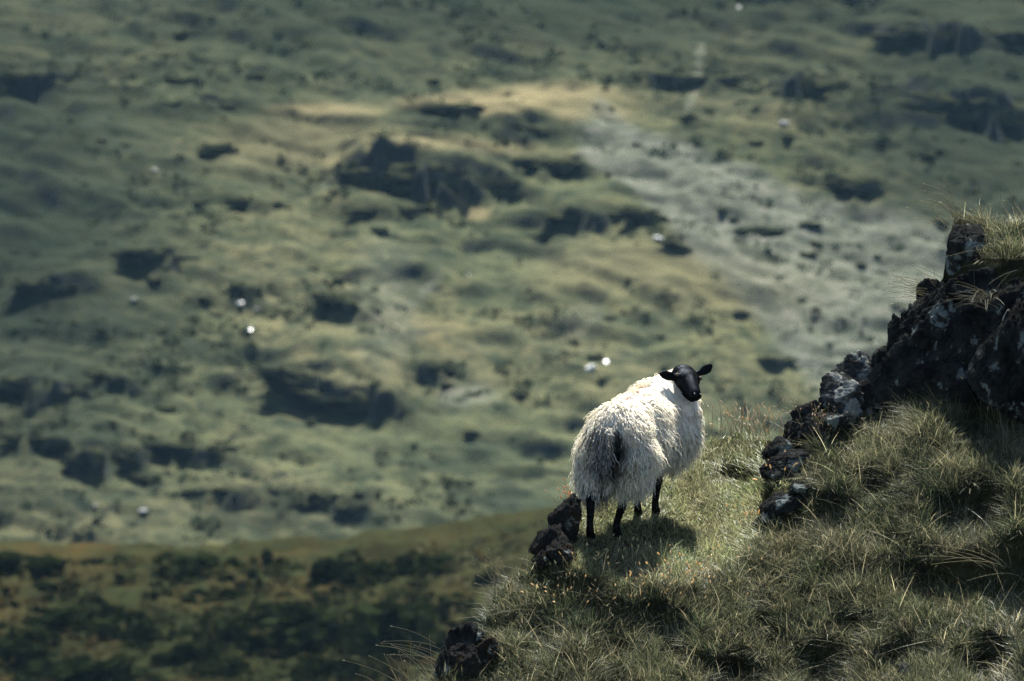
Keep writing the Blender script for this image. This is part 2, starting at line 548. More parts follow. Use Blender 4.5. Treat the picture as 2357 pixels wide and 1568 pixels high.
gully = np.maximum(gully, 0.6 * streak([(1040, 470), (1130, 540), (1290, 580)], 10))
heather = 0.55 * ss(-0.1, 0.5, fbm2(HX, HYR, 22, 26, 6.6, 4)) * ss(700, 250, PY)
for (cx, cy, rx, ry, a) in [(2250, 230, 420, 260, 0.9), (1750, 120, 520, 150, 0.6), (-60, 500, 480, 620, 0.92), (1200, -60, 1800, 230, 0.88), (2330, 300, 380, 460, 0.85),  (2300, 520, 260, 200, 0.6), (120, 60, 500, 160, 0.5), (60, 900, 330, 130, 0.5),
                            (400, 60, 700, 90, 0.4), (250, 1180, 700, 80, 0.35), (1150, 280, 200, 50, 0.6), (1500, 30, 900, 60, 0.35)]:  # mostly painted vignette: darkens top, left and corners through the heather tone
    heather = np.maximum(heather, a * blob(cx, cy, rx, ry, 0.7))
for (px, py, w, h, tilt, lab) in OUTCROPS:
    t_ = math.tan(R(tilt))
    d_ = np.sqrt(((PX + 0.5 * warp - px) / (0.62 * w)) ** 2 + ((PY + 0.35 * warp2 - py - t_ * (PX - px) + 2) / (0.62 * h)) ** 2)
    heather = np.maximum(heather, 0.7 * ss(1.25, 0.6, d_))
heather = np.maximum(heather, 0.8 * gully)
straw = np.zeros_like(HX)
for (cx, cy, rx, ry, a) in [(760, 250, 130, 16, 0.7), (1180, 235, 220, 22, 0.75), (1330, 265, 80, 14, 0.6), (1010, 335, 180, 16, 0.5), (780, 380, 40, 16, 0.5),
                            (1700, 660, 210, 70, 0.35), (1500, 620, 260, 60, 0.3), (1125, 480, 30, 14, 0.9), (700, 330, 240, 60, 0.25)]:
    straw = np.maximum(straw, a * blob(cx, cy, rx, ry, 0.6))
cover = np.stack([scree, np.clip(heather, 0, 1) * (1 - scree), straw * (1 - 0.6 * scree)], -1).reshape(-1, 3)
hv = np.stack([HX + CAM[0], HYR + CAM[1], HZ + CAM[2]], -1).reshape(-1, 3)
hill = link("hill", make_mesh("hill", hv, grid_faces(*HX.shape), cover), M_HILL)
tag(hill, "far hillside of rough green and brown grass across the valley", None, None, "structure")

def rock_mesh(name, seed, sub, size, planes=13, rough=0.12, strata=0.05, sdir=(0.3, 0.2, 0.93), sharp=9.0):
    r = np.random.default_rng(seed)
    bm = bmesh.new()
    bmesh.ops.create_icosphere(bm, subdivisions=sub, radius=1)
    d = np.array([v.co for v in bm.verts])
    f = np.array([[v.index for v in q.verts] for q in bm.faces])
    bm.free()
    d = norm(d)
    n = norm(r.normal(size=(planes, 3)))
    off = r.uniform(0.68, 1.0, planes)
    q = np.clip(d @ n.T, 0.02, None)
    rad = (np.sum((off / q) ** -sharp, axis=1)) ** (-1 / sharp)
    rad = np.minimum(rad, 1.25)
    p = d * rad[:, None]
    sd = r.uniform(0, 50, 3)
    p *= (1 + rough * 1.2 * fbm(p * 1.6 + sd, 2) + rough * fbm(p * 4.5 + sd, 4, 0.6))[:, None]
    s = norm(np.array(sdir, float) + r.normal(size=3) * 0.15)
    lay = p @ s * 6 + 0.8 * fbm(p * 2 + sd, 2)
    crack = np.abs(lay - np.round(lay))
    p -= d * (strata * ss(0.16, 0.0, crack))[:, None]
    p -= d * (0.09 * ss(0.05, 0.0, np.abs(fbm(p * 1.3 + sd + 9, 2))))[:, None]
    p *= np.array(size)
    return make_mesh(name, p, f)

for i, (x, yr, zb, hw, H, tilt, lab) in enumerate(outcrop_spots):
    sub = 4
    me = rock_mesh("rock_outcrop", 100 + i, sub, (hw * 1.05, min(1.3, H * 0.5 + 0.35), H * 0.56), 9, 0.5, 0.10)
    o = link("rock_outcrop", me, M_FAR_ROCK)
    o.location = (CAM[0] + x, CAM[1] + yr + 0.7, CAM[2] + zb + H * 0.42)
    o.rotation_euler = (0, R(tilt), 0)
    tag(o, lab, "rock")

# heather and rush tufts that mottle the slope, far too many to count
nt_ = 3000
r_ = np.random.default_rng(77)
tp = []
while len(tp) < nt_:
    x_, y_ = r_.uniform(-42, 42, 4000), 372 + 128 * r_.random(4000) ** 1.2
    dn = fbm2(x_, y_ + 0.45 * x_, 11, 8, 44.0, 4)
    k_ok = r_.random(4000) < ss(-0.05, 0.45, dn) + 0.05
    tp += list(zip(x_[k_ok], y_[k_ok]))
tp = np.array(tp[:nt_])
tz = np.array([h_at(a, b) for a, b in tp])
lv = 12
sz_ = r_.uniform(0.14, 0.42, nt_) * (0.6 + 0.8 * r_.random(nt_))
cen = np.repeat(np.stack([tp[:, 0] + CAM[0], tp[:, 1] + CAM[1], tz + CAM[2]], -1), lv, axis=0)
S_ = np.repeat(sz_, lv)[:, None]
pp = cen + r_.normal(size=(nt_ * lv, 3)) * np.array([0.75, 0.45, 0.25]) * S_ + np.array([0, 0, 0.35]) * S_
a_ = norm(r_.normal(size=pp.shape)); b_ = norm(np.cross(a_, r_.normal(size=pp.shape)))
q_ = S_ * 0.42
vv = np.stack([pp - a_ * q_, pp + b_ * q_ * 0.7, pp + a_ * q_, pp - b_ * q_ * 0.7], 1).reshape(-1, 3)
ct = np.repeat(np.repeat(np.array([[0.020, 0.028, 0.016]]) * r_.uniform(0.4, 1.7, nt_)[:, None], lv, axis=0), 4, axis=0)
ht = link("heather", make_mesh("heather", vv, np.arange(len(vv)).reshape(-1, 4), ct, smooth=False), M_BUSH)
tag(ht, "dark heather and rush tufts mottling the far hillside", None, None, "stuff")

# small boulders strewn about the far hill, and pale stones that catch the sun
boulder_me = [rock_mesh("boulder", 300 + k, 3, (1, 1, 0.8), 10, 0.2, 0.03) for k in range(4)]
for k in range(4): boulder_me[k].materials.append(M_FAR_ROCK)
for i in range(80):
    while True:
        px, py = rng.uniform(0, 2300), rng.uniform(20, 1240)
        if rng.random() < (0.25 + 0.75 * (px > 1350 and 250 < py < 900)): break
    if px > 1500 and py > 850 or (px > 1300 and py > 1000): continue
    P, mpu = drop_on_hill(px, py)
    o = link("boulder", boulder_me[i % 4])
    s = rng.uniform(0.18, 0.48)
    o.scale = (s * rng.uniform(1, 1.9), s, s * rng.uniform(0.45, 0.8))
    o.rotation_euler = (0, 0, rng.uniform(0, 6.28))
    o.location = (CAM[0] + P[0], CAM[1] + P[1], CAM[2] + h_at(P[0], P[1]) + 0.15 * s)
    tag(o, "small dark boulder half sunk in the far grassy hillside", "boulder", "small boulders strewn over the far hill")

PALE = [
 (1358, 853, 0.34, "brightest white stone, just left of the black headed sheep"), (1395, 836, 0.28, "little white stone up and right of the brightest one"),
 (1515, 553, 0.36, "round white stone at the edge of the grey scree"), (1567, 580, 0.22, "faint pale stone just below the one at the scree edge"),
 (553, 704, 0.34, "white stone under the dark rock, larger of its pair"), (592, 716, 0.26, "white stone under the dark rock, smaller of its pair"),
 (574, 765, 0.36, "flat white stone below the pair of white stones"), (307, 694, 0.28, "pale stone at the right tip of the long low ledge"),
 (355, 397, 0.30, "lone pale stone on the dark upper left slope"), (1075, 636, 0.26, "faint pale stone in the middle of the hill"),
 (330, 1182, 0.34, "pale stone on the flat grass below the two upright boulders"), (218, 1172, 0.28, "pale grey stone left of the other one on the flat grass"),
 (1803, 291, 0.45, "pale flat stone on the dark slope at upper right"), (1700, 22, 0.35, "pale stone at the top edge of the picture"),
]
pale_me = [rock_mesh("pale_stone", 340 + k, 3, (1, 0.8, 0.7), 10, 0.15, 0.02) for k in range(3)]
for k in range(3): pale_me[k].materials.append(M_QUARTZ if k == 0 else M_GREYSTONE)
for i, (px, py, s, lab) in enumerate(PALE):
    P, mpu = drop_on_hill(px, py)
    o = link("pale_stone", pale_me[0 if i in (0, 1, 2, 4, 6) else 1 + i % 2])
    o.scale = (s * 0.95, s * 0.8, s * (0.65 if i else 1.0))
    o.rotation_euler = (0, 0, i * 1.3)
    o.location = (CAM[0] + P[0], CAM[1] + P[1], CAM[2] + h_at(P[0], P[1]) + 0.25 * s)
    tag(o, lab, "stone")

# ------------------------------------------------------------------ moor on the valley floor, nearer than the hill
MX, MY = np.meshgrid(np.concatenate([np.linspace(-300, -60, 40)[:-1], np.linspace(-60, 60, 260), np.linspace(60, 300, 40)[1:]]), np.concatenate([np.linspace(40, 180, 30)[:-1], np.linspace(180, 246, 170)[:-1], np.linspace(246, 340, 20)]))
def moor_height(X, Y):
    z = -52.0 + 0.6 * fbm2(X, Y, 16, 14, 11.1, 4) + 0.5 * fbm2(X, Y, 3.6, 3.2, 12.1, 4)
    z = z + 1.5 * ss(-9, 3, X) * ss(205, 236, Y)
    z = z - 58 * ss(237, 340, Y) ** 1.2
    return z + 4 * ss(150, 40, Y)
MZ = moor_height(MX, MY)
moor = link("moor", make_mesh("moor", np.stack([MX + CAM[0], MY + CAM[1], MZ + CAM[2]], -1).reshape(-1, 3), grid_faces(*MX.shape)), M_MOOR)
tag(moor, "dark olive and brown moor on the valley floor", None, None, "structure")

def moor_pt(px, py):
    d = far_dir(px, py)
    t = np.linspace(175, 245, 1400)
    P = t[:, None] * d
    zz = moor_height(P[:, 0], P[:, 1])
    hit = np.nonzero(zz >= P[:, 2])[0]
    k = hit[0] if len(hit) else None
    return (None, 0) if k is None else (P[k], t[k] / FOCUS / SCALE)

def tuft_field(name, pts, zs, sizes, base_cols, lv, seed):
    r = np.random.default_rng(seed)
    c_ = np.repeat(np.stack([pts[:, 0] + CAM[0], pts[:, 1] + CAM[1], zs + CAM[2]], -1), lv, axis=0)
    S = np.repeat(sizes, lv)[:, None]
    p = c_ + r.normal(size=(len(c_), 3)) * np.array([0.8, 0.5, 0.25]) * S + np.array([0, 0, 0.35]) * S
    a = norm(r.normal(size=p.shape)); b = norm(np.cross(a, r.normal(size=p.shape)))
    q = S * 0.45
    v = np.stack([p - a * q, p + b * q * 0.7, p + a * q, p - b * q * 0.7], 1).reshape(-1, 3)
    c = np.repeat(np.repeat(base_cols, lv, axis=0) * r.uniform(0.6, 1.5, len(p))[:, None], 4, axis=0)
    return make_mesh(name, v, np.arange(len(v)).reshape(-1, 4), c, smooth=False)
r_ = np.random.default_rng(91)
n_ = 4200
mp_ = np.stack([r_.uniform(-26, 14, n_), r_.uniform(196, 240, n_)], -1)
tone_ = fbm2(mp_[:, 0], mp_[:, 1], 5, 6, 101.0, 3)
mc_ = np.where((tone_ > 0.15)[:, None], np.array([0.050, 0.038, 0.016]), np.array([0.018, 0.022, 0.009]))
pale_ = (mp_[:, 0] > -4) & (mp_[:, 1] > 222)
mc_ = np.where((pale_ & (r_.random(n_) < 0.5))[:, None], np.array([0.085, 0.078, 0.042]), mc_)
ms_ = r_.uniform(0.10, 0.34, n_)
mt = link("rushes", tuft_field("rushes", mp_, moor_height(mp_[:, 0], mp_[:, 1]), ms_, mc_, 9, 92), M_BUSH)
tag(mt, "brown and olive rush tufts roughening the valley moor", None, None, "stuff")

def bush_mesh(seed, n=420):
    r = np.random.default_rng(seed)
    lob = r.normal(size=(7, 3)) * np.array([0.5, 0.4, 0.22]); lob[:, 2] = np.abs(lob[:, 2]) + 0.15
    which = r.integers(0, 7, n)
    p = lob[which] + norm(r.normal(size=(n, 3))) * (r.uniform(0.5, 1, n) ** 0.5 * 0.38)[:, None]
    p[:, 2] = np.abs(p[:, 2])
    a = norm(r.normal(size=(n, 3))); b = norm(np.cross(a, r.normal(size=(n, 3))))
    sz = r.uniform(0.08, 0.17, n)[:, None]
    v = np.stack([p - a * sz, p + b * sz * 0.7, p + a * sz, p - b * sz * 0.7], 1).reshape(-1, 3)
    base = np.array([0.009, 0.013, 0.005])
    c = np.repeat(base * r.uniform(0.5, 1.6, n)[:, None], 4, axis=0)
    return make_mesh("bush", v, np.arange(4 * n).reshape(n, 4), c, smooth=False)
bush_me = [bush_mesh(500 + k) for k in range(5)]
for b_ in bush_me: b_.materials.append(M_BUSH)
BUSH = [  # px, py (base), width, height, label
 (900, 1318, 340, 42, None), (60, 1300, 150, 46, None), (450, 1308, 150, 40, None), (615, 1292, 40, 30, "small rounded bush left of the lone dome bush"), (672, 1292, 52, 38, "lone dome shaped bush on the crest of the moor"),
 (1000, 1322, 130, 26, None), (1118, 1345, 46, 34, "round green bush behind the grassy edge"), (560, 1440, 150, 40, None), (880, 1490, 320, 90, "widest black bush low on the moor beside the grassy edge"),
 (730, 1425, 130, 36, None), (210, 1440, 180, 44, None), (300, 1420, 60, 24, None), (60, 1475, 120, 50, None), (60, 1535, 160, 50, None), (180, 1568, 220, 50, "dark bush mass at the bottom edge of the picture"),
 (640, 1420, 110, 44, None), (700, 1480, 120, 60, None), (980, 1420, 160, 50, "dark rocky bush next to the grassy edge"), (330, 1470, 130, 40, None), (450, 1510, 90, 34, None),
 (540, 1370, 44, 22, "little dark bush alone in the brown grass"), (130, 1350, 90, 20, None), (240, 1400, 40, 18, None), (440, 1390, 50, 16, None), (790, 1545, 200, 36, None), (500, 1550, 110, 36, None),
 (940, 1455, 120, 50, None),
]
for i in range(150):
    by = 1285 + 305 * rng.random() ** 0.75
    BUSH.append((rng.uniform(0, 1120), by, rng.uniform(18, 62), rng.uniform(8, 20), None))
for i, (px, py, w, h, lab) in enumerate(BUSH):
    P, mpu = moor_pt(px, py)
    if P is None: continue
    nb = max(1, int(round(w / (h * 3.2))))
    for j in range(nb):
        o = link("bush", bush_me[(i + j) % 5])
        ox = ((j + 0.5) / nb - 0.5) * w * mpu * 0.9
        o.scale = (w * mpu / nb * 0.72, w * mpu / nb * 0.6, h * mpu * rng.uniform(1.0, 1.35))
        o.rotation_euler = (0, 0, rng.uniform(-0.5, 0.5) + (i % 2) * math.pi)
        o.location = (CAM[0] + P[0] + ox, CAM[1] + P[1] + rng.uniform(-0.5, 0.5) * (nb > 1), CAM[2] + moor_height(P[0] + ox, P[1]) - 0.08)
        if lab and nb == 1:
            tag(o, lab, "bush")
        else:
            tag(o, "low dark bush among others on the brown valley moor", "bush", "bushes scattered over the valley moor")

# ------------------------------------------------------------------ near hillside (the ledge and the slope)
gx = np.arange(300, 3300, 7.0)
gy = np.arange(380, 2500, 5.0)
GX, GY = np.meshgrid(gx, gy)
SIL = np.array([[300, 2480], [760, 1760], [860, 1610], [1000, 1560], [1060, 1495], [1110, 1450], [1140, 1375], [1170, 1342], [1240, 1302], [1275, 1230], [1300, 1188], [1325, 1150], [1345, 1138], [1450, 1085], [1560, 1040],
                [1640, 1014], [1700, 1000], [1770, 1015], [1800, 1020], [1860, 965], [1930, 920], [2000, 890], [2050, 800], [2110, 720], [2170, 640], [2185, 540], [2200, 492], [2260, 500], [2300, 520], [2356, 512], [2600, 470], [3300, 420]])
BASE = np.array([[300, -900], [1740, -900], [1765, 1070], [1800, 1060], [1860, 1005], [2000, 955], [2060, 915], [2110, 880], [2165, 890], [2230, 985], [2356, 1000], [3300, 1000]])
LIP = np.array([[300, -900], [1285, -900], [1300, 1290], [1335, 1325], [1450, 1345], [1600, 1345], [1700, 1295], [1760, 1210], [1850, 1080], [1890, 1000], [1900, -900], [3300, -900]])
lip = np.interp(gx, LIP[:, 0], LIP[:, 1]); crag = np.interp(gx, BASE[:, 0], BASE[:, 1]); sil = np.interp(gx, SIL[:, 0], SIL[:, 1])
K = 1.15 + 0.25 * fbm2(GX, GY, 300, 200, 21.0, 3)
WX = 28 * fbm2(GX, GY, 45, 45, 71.0, 3); WY = 16 * fbm2(GX, GY, 40, 40, 73.0, 3)
lip = np.interp(GX + WX, LIP[:, 0], LIP[:, 1]) + WY; crag = np.interp(GX + 0.5 * WX, BASE[:, 0], BASE[:, 1]) + 0.6 * WY
led = ss(12, -12, GY - lip)
K = K * (1 - led) + 3.0 * led
front = ss(-10, 15, GY - lip) * ss(115, 70, GY - lip) * ss(1270, 1310, GX) * ss(1640, 1540, GX)
K *= 1 - 0.7 * front
cr = ss(15, -15, GY - crag)
bank = ss(1880, 1930, GX) * ss(-10, 20, GY - crag) * ss(120, 70, GY - crag)
K = K * (1 - bank) + 2.6 * bank
K = K * (1 - cr) + 0.42 * cr
shelf = ss(2185, 2215, GX) * ss(612, 592, GY)
K = K * (1 - shelf) + 1.7 * shelf
HOLLOW = [(2190, 1315, 150, 48), (1885, 1505, 62, 46), (2335, 1300, 50, 85), (1690, 1535, 70, 38), (2265, 1150, 60, 42), (1800, 1178, 45, 45), (1500, 1415, 60, 26),
          (2180, 1175, 46, 30), (1950, 1430, 40, 20), (1240, 1430, 30, 22), (1190, 1330, 20, 26), (2080, 1500, 60, 30), (2280, 1500, 60, 44), (1560, 1500, 50, 22), (1700, 1090, 40, 22), (1920, 1170, 60, 34),
          (1420, 1490, 40, 16), (1330, 1350, 40, 40), (2010, 1120, 40, 20), (1760, 1430, 40, 20)]
hol = np.zeros_like(K)
for (cx, cy, rx, ry) in HOLLOW:
    wx = 16 * fbm2(GX, GY, 40, 40, 30.0, 3)
    d = ((GX + wx - cx) / rx) ** 2 + ((GY + wx - cy) / ry) ** 2
    hol = np.maximum(hol, ss(1.25, 0.6, d))
    K += 1.3 * np.exp(-((GX - cx) / rx) ** 2 - ((GY - cy - 1.5 * ry) / (0.7 * ry)) ** 2)
K = K * (1 - hol) + 0.06 * hol
D0 = 30.75 - 0.25 * np.clip(gx - 1700, 0, 900) / SCALE + 0.12 * np.clip(1300 - gx, 0, 900) / SCALE
dv = 5.0 / SCALE
cum = np.cumsum(K[::-1], axis=0)[::-1] * dv          # integral from the row down to the bottom
i0 = np.argmin(np.abs(gy - 1400))
DEP = D0[None] + cum - cum[i0][None]
ker = np.exp(-np.linspace(-2, 2, 17) ** 2); ker /= ker.sum()
pad = np.pad(DEP, ((0, 0), (8, 8)), 'edge')
DEP = sum(ker[k] * pad[:, k:k + DEP.shape[1]] for k in range(17))
DEP += 0.05 * fbm2(GX, GY, 60, 40, 33.0, 3) + 0.012 * fbm2(GX, GY, 14, 12, 35.0, 2)

def bil(A, px, py):
    fx = np.clip((np.asarray(px, float) - gx[0]) / 7.0, 0, len(gx) - 1.001); fy = np.clip((np.asarray(py, float) - gy[0]) / 5.0, 0, len(gy) - 1.001)
    i = fy.astype(int); j = fx.astype(int); fx = fx - j; fy = fy - i
    return (A[i, j] * (1 - fx) + A[i, j + 1] * fx) * (1 - fy) + (A[i + 1, j] * (1 - fx) + A[i + 1, j + 1] * fx) * fy
def ground(px, py):
    return at(px, py, bil(DEP, px, py))

cols_px = np.concatenate([np.arange(320, 820, 20.0), np.arange(820, 2480, 5.0), np.arange(2480, 3290, 20.0)])
silp = np.interp(cols_px, SIL[:, 0], SIL[:, 1]) + 3 * fbm2(cols_px, cols_px * 0, 25, 25, 40.0, 3)
fr = np.concatenate([np.linspace(0, 0.42, 30)[:-1], np.linspace(0.42, 1, 240)])
ROWS = 2490 + fr[:, None] * (silp - 2490)[None]
COLS = np.broadcast_to(cols_px, ROWS.shape)
NV = ground(COLS, ROWS)
skirt_b = [NV[-1] + np.array([0, a, b]) for a, b in ((0.12, -0.08), (0.4, -0.45), (1.2, -1.9), (4, -7), (12, -20), (36, -46))]
skirt_f = [NV[0] + np.array([0, a, b]) for a, b in ((-26, -46), (-10, -14), (-3, -3))]
NV = np.concatenate([np.stack(skirt_f), NV, np.stack(skirt_b)], 0)
near = link("hillside", make_mesh("hillside", NV.reshape(-1, 3), grid_faces(*NV.shape[:2])), M_SOIL)
tag(near, "near grassy hillside with the ledge the sheep stands on", None, None, "structure")

# ------------------------------------------------------------------ rocks of the near hillside
def crag_thing(label, blocks, mat, seed, cat="rock outcrop", sdir=(0.3, 0.2, 0.93), strata=0.05):
    px, py = blocks[0][0], blocks[0][1]
    root = thing("rock_outcrop", at(px, py, bil(DEP, px, py)), label, cat)
    base = np.array(root.location)
    for i, b_ in enumerate(blocks):
        (px, py, w, h, roll, dz) = b_[:6]
        m_ = b_[6] if len(b_) > 6 else mat
        d = float(bil(DEP, px, py + 0.3 * h)) + dz
        P = at(px, py, d)
        hw, hh = w / SCALE / 2, h / SCALE / 2
        me = rock_mesh("rock_block", seed + i, 5 if w * h < 16000 else 6, (hw * 1.08, max(0.12, 0.75 * max(hw, hh)), hh * 1.08), 13, 0.08, strata, sdir, sharp=24.0)
        o = link("rock_block", me, m_, root)
        o.location = Vector(P - base)
        o.rotation_euler = (R(-10), R(roll), 0)
    return root

crag_thing("tall dark crag under the turf cap at the right edge", [
    (2340, 745, 260, 200, 0, 0.12), (2265, 690, 150, 140, -8, 0.05), (2145, 775, 190, 190, -12, 0.0), (2100, 860, 150, 170, -6, 0.0), (2230, 790, 170, 170, 4, 0.0), (2330, 830, 150, 260, 8, -0.05),
    (2200, 870, 150, 110, -4, -0.05), (2160, 690, 80, 90, -10, 0.05), (2420, 800, 160, 380, 0, 0.0), (2214, 578, 86, 128, 3, 0.06), (2070, 790, 60, 120, 8, 0.05)], M_ROCK, 700, sdir=(0.75, 0.1, -0.6), strata=0.075)
crag_thing("pale lichen covered ridge rock between the tall crag and the low pointed slabs", [
    (1985, 880, 120, 110, -28, 0.1, M_PALE_ROCK), (1930, 915, 100, 90, -32, 0.05, M_PALE_ROCK), (2010, 930, 110, 90, -10, 0.0), (1945, 950, 100, 70, -10, 0.0, M_PALE_ROCK), (2040, 880, 70, 130, 4, 0.05)], M_ROCK, 730, sdir=(0.5, 0.2, 0.8), strata=0.09)
crag_thing("low pointed dark slabs at the end of the rock ridge, behind the ledge", [
    (1868, 968, 80, 90, 12, 0.05), (1838, 1005, 70, 90, -8, 0.05), (1800, 1045, 80, 80, -30, 0.0), (1815, 1075, 100, 60, -10, 0.0), (1880, 990, 80, 60, -30, 0.0), (1905, 975, 70, 50, -20, -0.05)], M_ROCK, 750, sdir=(0.9, 0.3, -0.3), strata=0.11)
crag_thing("dark rock face in the grass bank, right of the ledge", [
    (1795, 1165, 90, 60, -40, 0.05), (1835, 1130, 60, 40, -40, 0.04), (1762, 1200, 50, 34, -45, 0.03)], M_ROCK, 770, sdir=(0.6, 0.2, 0.7), strata=0.10)
crag_thing("dark cliff edge rock standing left of the sheep", [
    (1294, 1208, 74, 112, 12, 0.1), (1266, 1256, 66, 104, 10, 0.03), (1312, 1172, 44, 44, 0, 0.15), (1290, 1270, 66, 70, 16, 0.0), (1246, 1288, 34, 60, 8, 0.02)], M_RUST_ROCK, 790, sdir=(0.95, 0.1, -0.2), strata=0.11)
crag_thing("slanted rusty brown rock at the bottom end of the slope", [
    (1048, 1505, 70, 120, 24, 0.1), (1085, 1465, 66, 44, -10, 0.05), (1075, 1520, 80, 80, 40, 0.0, M_RUST_ROCK), (1120, 1500, 70, 50, -30, 0.0, M_RUST_ROCK), (1015, 1540, 40, 80, 14, 0.05)], M_ROCK, 810, sdir=(0.8, 0.1, -0.5), strata=0.10)
st = link("stone", rock_mesh("stone", 840, 4, (0.05, 0.05, 0.045), 12, 0.12, 0.03), M_PALE_ROCK)
st.location = Vector(ground(2085.0, 1552.0)) + Vector((0, 0, 0.02)); st.rotation_euler = (0, R(-30), 0)
tag(st, "small pale stone in the grass at the bottom edge", "stone")

# ------------------------------------------------------------------ grass
GREEN = np.array([0.027, 0.039, 0.017]); OLIVE = np.array([0.050, 0.056, 0.026]); STRAW = np.array([0.27, 0.24, 0.145]); DARK = np.array([0.014, 0.022, 0.010])
def blade_set(px, py, L, lean, width, mixes, bend=0.6, K_=4):
    n = len(px)
    root = ground(px, py)
    up = np.array([0, 0.0, 1.0])
    d = norm(up + lean)
    s = np.linspace(0, 1, K_)
    hl = lean * 1.0; hl[:, 2] = 0
    path = root[:, None] - 0.006 * up + (L[:, None] * s)[:, :, None] * d[:, None] + (L[:, None] * s ** 2)[:, :, None] * (bend * hl - np.array([0, 0, 0.22]) * np.linalg.norm(hl, axis=1, keepdims=True))[:, None]
    az = rng.uniform(0, 2 * np.pi, n)
    side = np.stack([np.cos(az), np.sin(az) * 0.6, 0 * az], -1)
    w = width[:, None] * np.interp(s, [0, 0.35, 1], [0.8, 1.0, 0.12])[None]
    v, f = ribbons(path, w, norm(side))
    g = rng.random(n)
    t = mixes[:, None]
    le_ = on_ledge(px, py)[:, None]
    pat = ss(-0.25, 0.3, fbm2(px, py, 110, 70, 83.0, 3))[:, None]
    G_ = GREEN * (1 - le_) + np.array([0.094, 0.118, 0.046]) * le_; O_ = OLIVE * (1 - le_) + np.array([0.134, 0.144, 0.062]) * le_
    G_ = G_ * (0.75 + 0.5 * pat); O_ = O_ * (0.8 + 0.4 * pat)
    c = np.where((g * 0.7 + 0.3 * (1 - pat[:, 0]))[:, None] < 0.5, G_, O_)
    c = np.where(g[:, None] < 0.12, DARK, c)
    c = c * (1 - t) + STRAW * t
    c = c * np.exp(rng.normal(0, 0.5, n))[:, None]
    c = np.where((rng.random(n) < 0.04)[:, None], STRAW * rng.uniform(0.9, 1.7, n)[:, None], c)
    c = np.clip(c, 0.006, 0.6)
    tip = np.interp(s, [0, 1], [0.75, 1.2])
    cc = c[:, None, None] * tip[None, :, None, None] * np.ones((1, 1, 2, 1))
    return v, f, cc.reshape(-1, 3)

def scatter(n, x0, x1, y0, y1, dens):
    out = []
    tot = 0
    while tot < n:
        px = rng.uniform(x0, x1, n); py = rng.uniform(y0, y1, n)
        ok = rng.random(n) < dens(px, py)
        out.append(np.stack([px[ok], py[ok]], -1)); tot += ok.sum()
    return np.concatenate(out)[:n].T

def grass_mask(px, py):
    s_ = np.interp(px, SIL[:, 0], SIL[:, 1])
    m = (py > s_ + 2).astype(float)
    c = ss(4, -14, py - np.interp(px, BASE[:, 0], BASE[:, 1]))
    sh = ss(2180, 2200, px) * (py < 600)
    m *= np.clip(1 - c + sh * 1.0, 0.0, 1)
    m *= 1 - 0.93 * bil(hol, px, py)
    for (cx, cy, rx, ry) in ((1800, 1160, 50, 36), (1285, 1225, 44, 62), (1050, 1500, 46, 60), (1095, 1500, 46, 34), (2220, 560, 42, 55)):
        m *= 1 - ss(1.2, 0.8, ((px - cx) / rx) ** 2 + ((py - cy) / ry) ** 2)
    return m
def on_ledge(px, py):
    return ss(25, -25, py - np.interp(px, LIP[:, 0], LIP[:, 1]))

V, F, C = [], [], []
def add(vfc):
    o = sum(len(v) for v in V)
    V.append(vfc[0]); F.append(vfc[1] + o); C.append(vfc[2])
def wander(px, py, s, seed):
    return np.stack([fbm2(px, py, s, s, seed, 2), fbm2(px, py, s, s, seed + 5, 2), 0 * px], -1)

# short turf everywhere
px, py = scatter(170000, 860, 2640, 440, 1720, lambda a, b: grass_mask(a, b) * (0.55 + 0.45 * on_ledge(a, b)))
l = on_ledge(px, py)
near_ = np.hypot((px - 1430) / 150, (py - 1215) / 60) < 1
L = np.where(near_, rng.uniform(0.015, 0.04, len(px)), np.where(l > 0.5, rng.uniform(0.025, 0.065, len(px)), rng.uniform(0.035, 0.10, len(px))))
lean = rng.normal(size=(len(px), 3)) * 0.5 + wander(px, py, 120, 50.0) * 0.8; lean[:, 2] = 0
dry = np.clip(0.08 + 0.06 * l + 0.4 * fbm2(px, py, 90, 60, 55.0, 3) + 0.18 * rng.normal(size=len(px)), 0, 0.85)
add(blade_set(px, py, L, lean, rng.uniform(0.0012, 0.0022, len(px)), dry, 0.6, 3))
# tussocks: blades fanning out of a common foot
cx, cy = scatter(3700, 880, 2640, 440, 1720, lambda a, b: grass_mask(a, b) * (1 - 0.93 * on_ledge(a, b)) * (0.35 + 0.65 * ss(-0.2, 0.3, fbm2(a, b, 120, 80, 60.0, 3))))
per = 36
size = np.repeat(0.04 + 0.13 * rng.random(len(cx)) ** 1.8, per)
cdry = np.repeat(np.clip(rng.normal(0.10, 0.17, len(cx)), 0, 0.8), per)
cdir = np.repeat(wander(cx, cy, 160, 62.0) * 0.9 + rng.normal(size=(len(cx), 3)) * 0.18, per, axis=0)
n = len(size)
ox, oy = rng.normal(size=n) * 9, rng.normal(size=n) * 5
px = np.repeat(cx, per) + ox; py = np.repeat(cy, per) + oy
sp = np.stack([ox / 34, -oy / 22, 0 * ox], -1)
lean = 0.8 * sp + cdir + rng.normal(size=(n, 3)) * 0.38; lean[:, 2] = 0
ok = grass_mask(px, py) > 0.4
L = size * rng.uniform(0.55, 1.1, n)
mix_ = np.clip(cdry + rng.normal(size=n) * 0.12, 0, 0.9)
add(blade_set(px[ok], py[ok], L[ok], lean[ok], rng.uniform(0.0008, 0.0018, n)[ok], mix_[ok], 0.4, 4))
